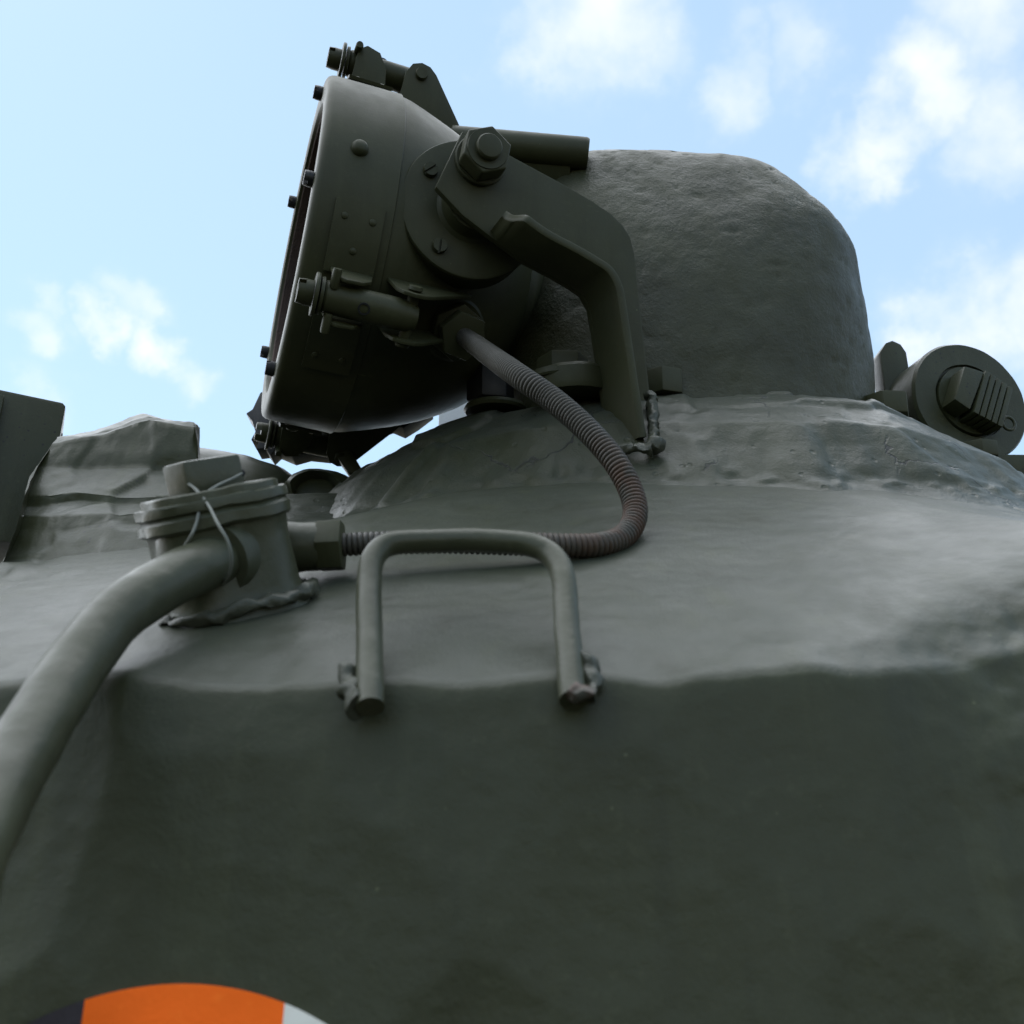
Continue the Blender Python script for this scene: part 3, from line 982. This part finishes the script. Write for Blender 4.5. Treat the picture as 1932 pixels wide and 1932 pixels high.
def band(name, a0, a1, s0, s1, r0, r1, parent, mat='smooth', off=None):
    """curved plate hugging the drum"""
    n, m = 14, 2
    vs = []
    for (rr) in (r0, r1):
        for a in np.linspace(a0, a1, n):
            for s in (s0, s1):
                vs.append(L3(s, a, rr))
    N_ = n * 2
    fs = []
    for i in range(n - 1):
        q = i * 2
        fs.append((q, q + 1, q + 3, q + 2)); fs.append((N_ + q, N_ + q + 2, N_ + q + 3, N_ + q + 1))
        fs.append((q, q + 2, N_ + q + 2, N_ + q)); fs.append((q + 1, N_ + q + 1, N_ + q + 3, q + 3))
    fs.append((0, N_, N_ + 1, 1)); e = N_ - 2
    fs.append((e, e + 1, N_ + e + 1, N_ + e))
    return mesh(name, np.array(vs), fs, mat, parent, 30)


def latch(a):
    """clamp across the rim joint: keeper on the rim, swing bolt, forked lug on the bowl"""
    root_o = L3(.05, a, RL)
    er = unit(root_o - L3(.05, a, 0)); et = unit(np.cross(-Ax, er))       # radial, tangential
    if et @ Up < 0 and abs(math.cos(math.radians(a))) > .5: et = -et
    f = Fr(L3(0, a, RL), er, -Ax)              # x backwards, y tangential, z outwards
    keeper = band('latch_keeper', a + 5.2, a + 26, .022, .068, RL * 1.0085, RL * 1.0085 + .0034, lamp)
    band('keeper_plate', a - 25, a - 5.2, .022, .068, RL * 1.0085, RL * 1.0085 + .0034, keeper)
    for ra, rs in ((21, .032), (21, .058), (12, .045), (-20, .032), (-20, .058)):
        o_ = L3(rs, a + ra, RL * 1.0085 + .0034)
        lathe('keeper_rivet', [(.0036, -.0004), (.0030, .0010), (.0016, .0017), (0, .0019)], Fr(o_, o_ - L3(rs, a + ra, 0)), 'smooth', keeper, 14)
    for sy in (-1, 1):
        # upright ears of the keeper, rising beside the swing bolt, lips rolled over at the front
        fr2 = Fr(f(np.array([[0, sy * .0185, 0]]))[0], f.y * sy, -Ax)
        sgn = 1 if fr2.y @ er > 0 else -1
        pts = [(.028, sgn * .0), (.068, sgn * .0), (.064, sgn * .036), (.055, sgn * .052), (.040, sgn * .056), (.032, sgn * .050), (.030, sgn * .040)]
        prism('keeper_ear', pts, .0034, fr2, 'smooth', keeper, .0010)
        lip = fr2(np.array([[.031, sgn * .050, .0017]]))[0]
        lathe('ear_lip', [(0, -.010), (.0036, -.010), (.0042, -.008), (.0042, .006), (.0036, .008), (0, .008)], Fr(lip, f.y), 'smooth', keeper, 16)
    fb_ = Fr(f(np.array([[.010, 0, .041]]))[0], -Ax, et)
    barrel = lathe('swing_bolt', [(0, .014), (.0136, .014), (.0148, .016), (.0148, .080), (.0140, .092), (.0105, .100), (0, .102)], fb_, 'smooth', lamp, 32)
    lathe('bolt_hole', [(.0056, -.0016), (.0056, .0003), (.0042, .0004), (.0040, -.003), (0, -.003)], Fr(f(np.array([[.060, 0, .0561]]))[0], er), 'dark', barrel, 20)
    lathe('spring_washer', [(.006, .0070), (.0195, .0052), (.0200, .0068), (.0195, .0086), (.006, .0096)], fb_, 'smooth', barrel, 32)
    lathe('washer', [(.004, .0102), (.0168, .0102), (.0172, .0132), (.004, .0136)], fb_, 'smooth', barrel, 32)
    slotted('bolt_head', .0118, .0140, Fr(fb_(np.array([[0, 0, .005]]))[0], Ax, unit(et + .5 * er)), 'smooth', barrel, .24)
    # fork on the bowl
    lug = None
    for sy in (-1, 1):
        fr2 = Fr(f(np.array([[0, sy * .0200, 0]]))[0], np.cross(er, -Ax) * sy, -Ax)
        sgn = 1 if fr2.y @ er > 0 else -1
        rb = [bowl_r(x) - RL for x in (.086, .152)]
        pts = [(.082, sgn * (rb[0] - .002)), (.166, sgn * (rb[1] - .010)), (.170, sgn * (rb[1] - .002)), (.166, sgn * (rb[1] + .005)), (.120, sgn * .046), (.112, sgn * .053), (.102, sgn * .055), (.092, sgn * .051), (.086, sgn * .040)]
        e = prism('latch_fork', pts, .0036, fr2, 'smooth', lamp, .0010) if lug is None else prism('fork_ear', pts, .0036, fr2, 'smooth', lug, .0010)
        if lug is None: lug = e
    prism('fork_bridge', [(.116, -.0198), (.160, -.0198), (.160, .0198), (.116, .0198)], .0035, Fr(f(np.array([[0, 0, bowl_r(.14) - RL + .006]]))[0], unit(er + .30 * -Ax), -Ax), 'smooth', lug, .0008)
    pc = f(np.array([[.103, 0, .041]]))[0]
    lathe('pin', [(0, -.0285), (.0062, -.0285), (.0072, -.0255), (.0054, -.0236), (.0054, .0236), (.0072, .0255), (.0062, .0285), (0, .0292)], Fr(pc, np.cross(er, -Ax)), 'smooth', lug, 20)


for a in (86, -30, -130):
    latch(a)

# pivot flange with boss
fo = LO - Ax * SP + Up * .012
ff = Fr(fo, Pv, -Ax)
zf = .181
flange = lathe('pivot_flange', [(.02, zf - .035), (.0690, zf - .030), (.0695, zf - .004), (.0700, zf - .001), (.069, zf + .0012), (.066, zf + .002), (.026, zf + .003), (0, zf + .003)], ff, 'smooth', lamp, 80)
lathe('pivot_boss', [(0, zf), (.036, zf + .002), (.0315, zf + .006), (.030, zf + .012), (.030, .2048), (0, .2048)], ff, 'smooth', lamp, 48)
for k in range(4):
    t = math.radians(150 + 90 * k)
    slotted('flange_screw', .0072, .0062, Fr(ff(np.array([[.053 * math.cos(t), .053 * math.sin(t), zf + .0016]]))[0], Pv, Up + Ax * (k - 1)), 'smooth', lamp, .16)

# cable gland on the bowl
def bowl_hit(px, py):
    d = ray(px, py); d = d / np.linalg.norm(d)
    for t in np.linspace(.7, 1.4, 1400):
        p = d * t; q = p - LO; s = -(q @ Ax); rr = np.linalg.norm(q + Ax * s)
        if .079 < s < .29 and rr < np.interp(s, np.r_[bc[:, 1], .298], np.r_[bc[:, 0], 0]): return p, unit(q + Ax * s - Ax * .6 * rr * 1.2 / max(rr, 1e-6) * .1)
    return d, np.array([0, -1., 0])


gp, gn = bowl_hit(856, 622)
gdir = unit(at(905, 655, gp[1] - .06) - gp)
fg = Fr(gp, gdir)
gland = prism('cable_gland', ngon(6, .0290, .3), .018, fg, 'smooth', lamp, .0022, z0=.002)
prism('gland_nut', ngon(6, .0245, .6), .015, fg, 'smooth', gland, .0018, z0=.0215)
lathe('gland_collar', [(0, -.03), (.033, -.03), (.033, -.002), (.030, .0015), (0, .0015)], fg, 'smooth', gland, 40)

# ------------------------------------------------------------------ flexible conduit
hose = thing('flexible_conduit', 'ribbed flexible metal conduit looping from searchlight to junction box, rusty at bend', 'conduit', at(1160, 1040, .68))
g_end = gp + gdir * .032
path = [tuple(g_end)] + [tuple(gp + gdir * .046)] + [tuple(at(*q)) for q in [
    (965, 700, .73), (1040, 752, .702), (1105, 808, .682), (1158, 868, .668), (1190, 926, .660), (1198, 974, .650), (1176, 1012, .636), (1128, 1028, .620), (1060, 1029, .612), (960, 1025, .607), (840, 1022, .605), (740, 1024, .605), (660, 1027, .605), (636, 1029, .605)]]
pc = catmull(path, 2400)
pitch = .0035
_, ln = resample(pc, 100)
nr = int(ln / pitch)
pc, ln = resample(pc, nr * 7)
ph = np.arange(len(pc)) / 7.0 * 2 * math.pi
base_r = np.interp(np.linspace(0, 1, len(pc)), [0, .12, .3, .45, .6, .75, 1], [.0080, .0087, .0091, .0087, .0080, .0072, .0068])
rad = base_r * (1 + .17 * (np.abs(np.sin(ph / 2)) ** .7 - .3))
tube('hose', pc, rad, 'hose', hose, 22, 60)

# ------------------------------------------------------------------ junction box
Yj = .585
bo = at(440, 1140, Yj)
nj = unit([-.19, -.40, .90])
xj = unit(np.array([1, 0, 0]) * math.cos(.55) + np.array([0, .90, .40]) * math.sin(.55))
fj = Fr(bo, nj, xj)
jbox = thing('junction_box', 'painted cast junction box with stepped lid, square plug and lock wire', 'junction box', bo)


def sup(rx, ry, e=4.0, n=56):
    r = []
    for t in np.linspace(0, 2 * math.pi, n, endpoint=False):
        c, s = math.cos(t), math.sin(t)
        k = (abs(c) ** e + abs(s) ** e) ** (-1 / e)
        r.append((rx * k * c, ry * k * s))
    return r


def suplathe(name, prof, e, parent, mat, noise=None):
    n = 64
    vs = []
    for rx, ry, z in prof: vs += [(x, y, z) for x, y in sup(rx, ry, e, n)]
    fs = grid_faces(len(prof), n, True) + [tuple(range(n))[::-1], tuple(range((len(prof) - 1) * n, len(prof) * n))]
    v = fj(np.array(vs))
    if noise: v = v + noise(v)
    return mesh(name, v, fs, mat, parent, 30)


suplathe('body', [(.046, .042, -.016), (.044, .040, -.005), (.0405, .0365, .002), (.0388, .0348, .009), (.0384, .0344, .036), (.0390, .0350, .0475), (.0398, .0358, .0490)], 3.2, jbox, 'pipe', lumpy(.0016, 40))
lid = suplathe('lid', [(x, y, z + .0075) for x, y, z in [(.041, .037, .0405), (.0425, .0385, .042), (.0425, .0385, .0475), (.0405, .0365, .0500), (.0425, .0385, .0515), (.0425, .0385, .0560), (.042, .038, .0570), (.0385, .0345, .0573), (.038, .034, .0612), (.037, .033, .0622)]], 3.0, jbox, 'pipe', lumpy(.0010, 60))
fpg = fj.moved((-.002, -.004, .0685)); ca, sa = math.cos(.30), math.sin(.30)
fpg = Fr(fpg.o, fpg.z, fpg.x * ca + fpg.y * sa)
plug = prism('plug', rect(.038, .024), .0195, fpg, 'pipe', lid, .0022, noise=lumpy(.0004, 90))
# gland to the flexible conduit
he = np.array(path[-1]); hd = unit(np.array(path[-1]) - np.array(path[-3]))
fgn = Fr(he - hd * .002, hd)
gb = lathe('outlet_boss', [(0, .012), (.0155, .012), (.0155, .024), (.0165, .034), (.0165, .06), (0, .06)], fgn, 'pipe', jbox, 36, noise=lumpy(.0006, 60))
prism('outlet_nut', ngon(6, .0175, .35), .016, fgn, 'smooth', gb, .0018, z0=-.002)
# inlet boss towards the rigid pipe with a side screw
pin = at(425, 1052, .555)
lathe('inlet_boss', [(0, -.03), (.0215, -.03), (.022, .006), (.0205, .010), (0, .010)], Fr(pin, unit(at(350, 1082, .522) - pin)), 'pipe', jbox, 40, noise=lumpy(.0006, 60))
lathe('boss_screw', [(0, -.004), (.0065, -.004), (.0068, .004), (.0055, .006), (0, .0063)], Fr(at(462, 1046, .552), (.2, -1, .1)), 'pipe', jbox, 24)
# weld and paint drips round its foot
wp = [fj(np.array([[x * 1.0, y * 1.0, .0]]))[0] for x, y in sup(.046, .042, 3.0, 70)]
wp = np.array(wp + wp[:1]); wp[:, 2] += .001
tube('weld_bead', wp, .0032 + .0004 * np.sin(np.arange(71) * 1.15), 'weld', jbox, 14, noise=lumpy(.0038, 85, 2))
lock = [(352, 880, .545), (338, 888, .540), (341, 903, .535), (368, 922, .530), (392, 952, .523), (412, 990, .515), (430, 1022, .515), (437, 1055, .52), (432, 1085, .53), (420, 1102, .54)]
tube('lock_wire', catmull([at(*q) for q in lock], 80), .0009, 'wire', jbox, 8)
lock = [(456, 893, .555), (440, 902, .548), (412, 915, .538), (390, 930, .531), (378, 950, .527), (371, 985, .523), (360, 1012, .522), (347, 1032, .53)]
tube('lock_wire', catmull([at(*q) for q in lock], 70), .0009, 'wire', jbox, 8)
slotted('plug_hole', .0022, .001, Fr(at(456, 893, .5555), (0.1, -1, .0)), 'dark', jbox)

# ------------------------------------------------------------------ rigid conduit pipe
pipe = thing('conduit_pipe', 'thick painted steel conduit pipe bending down the wall from junction box', 'pipe', at(40, 1410, .415))
pp = [(420, 1054, .552), (385, 1066, .535), (320, 1096, .514), (255, 1136, .497), (205, 1178, .482), (150, 1246, .463), (95, 1330, .440), (35, 1428, .414), (-20, 1525, .390), (-72, 1630, .366), (-110, 1790, .348), (-140, 1920, .335), (-170, 2060, .325)]
pc = resample(catmull([at(*q) for q in pp], 400), 150)[0]
tube('pipe', pc, (.0143 + .0004 * fbm(np.c_[np.arange(150) * .1, np.zeros(150), np.zeros(150)], 1.0, 2)), 'pipe', pipe, 36, noise=lumpy(.0005, 40))

# ------------------------------------------------------------------ grab handle on the roof edge
handle = thing('grab_handle', 'bent round bar grab handle welded over the chipped turret edge', 'grab handle', at(890, 1335, .47))
hp = [(699, 1334, .462), (698, 1300, .468), (697, 1220, .484), (696, 1140, .500), (697, 1085, .511), (703, 1056, .517), (720, 1034, .522), (750, 1024, .525), (800, 1021, .527), (880, 1019, .528), (960, 1022, .528), (1005, 1029, .526), (1037, 1044, .523), (1056, 1068, .517), (1064, 1100, .509), (1068, 1150, .499), (1073, 1220, .484), (1079, 1290, .470), (1082, 1322, .463)]
pc = resample(catmull([at(*q) for q in hp], 300), 140)[0]
tube('bar', pc, .0066, 'pipe', handle, 28, noise=lumpy(.0003, 40))
wp = catmull([at(655, 1262, .482), at(660, 1285, .475), at(663, 1310, .468), at(672, 1332, .462)], 30)
tube('weld_bead', wp, .0046 + .001 * np.sin(np.arange(30) * .5), 'weld', handle, 14, noise=lumpy(.0035, 60, 1))
wp = catmull([at(1108, 1240, .484), at(1116, 1270, .477), at(1120, 1298, .470), at(1112, 1318, .464)], 30)
tube('weld_bead', wp, .0048 + .001 * np.sin(np.arange(30) * .5), 'weld', handle, 14, noise=lumpy(.0035, 60, 5))
wp = catmull([at(1075, 1300, .458), at(1092, 1308, .457), at(1108, 1316, .458)], 16)
tube('rust_bead', wp, .0045, 'rusty', handle, 12, noise=lumpy(.003, 90, 8))

# ------------------------------------------------------------------ dark things behind the lamp
arm = thing('rear_mount', 'dark angular steel mount standing on the roof beneath the searchlight', 'mount', at(670, 915, 1.16))
fm = Fr(at(640, 840, 1.16), (0, -1, .05), (1, 0, 0))
sil = [(474, 800), (486, 792), (500, 760), (560, 740), (800, 740), (818, 790), (790, 812), (765, 828), (742, 818), (722, 826), (708, 838), (690, 842), (684, 854), (668, 858), (655, 866), (625, 876), (588, 872), (560, 880), (532, 868), (520, 880), (510, 866), (494, 868), (498, 852), (484, 850), (492, 835), (486, 815)]
q = lambda x, y: tuple(((at(x, y, 1.16) - fm.o) @ np.stack([fm.x, fm.y], -1)))
prism('mount_plate', [q(x, y) for x, y in sil], .03, fm, 'dark', arm, .0015)
prism('strut', [q(612, 845), (q(650, 845)), q(698, 925), q(668, 925)], .016, fm.moved((0, 0, .032)), 'smooth', arm, .002)
pp_ = thing('pale_panel', 'pale grey upright panel standing behind searchlight and pad', 'panel', at(880, 800, 1.45))
fpp = Fr(at(900, 790, 1.45), (-.1, -1, 0), (1, 0, 0))
prism('board', [(-.053, -.06), (.10, -.06), (.10, .07), (-.053, .07)], .05, fpp, 'pale', pp_, .002)
prism('stay', [(.02, -.10), (.05, -.10), (.05, -.061), (.02, -.061)], .02, fpp, 'dark', pp_, .002, z0=.01)
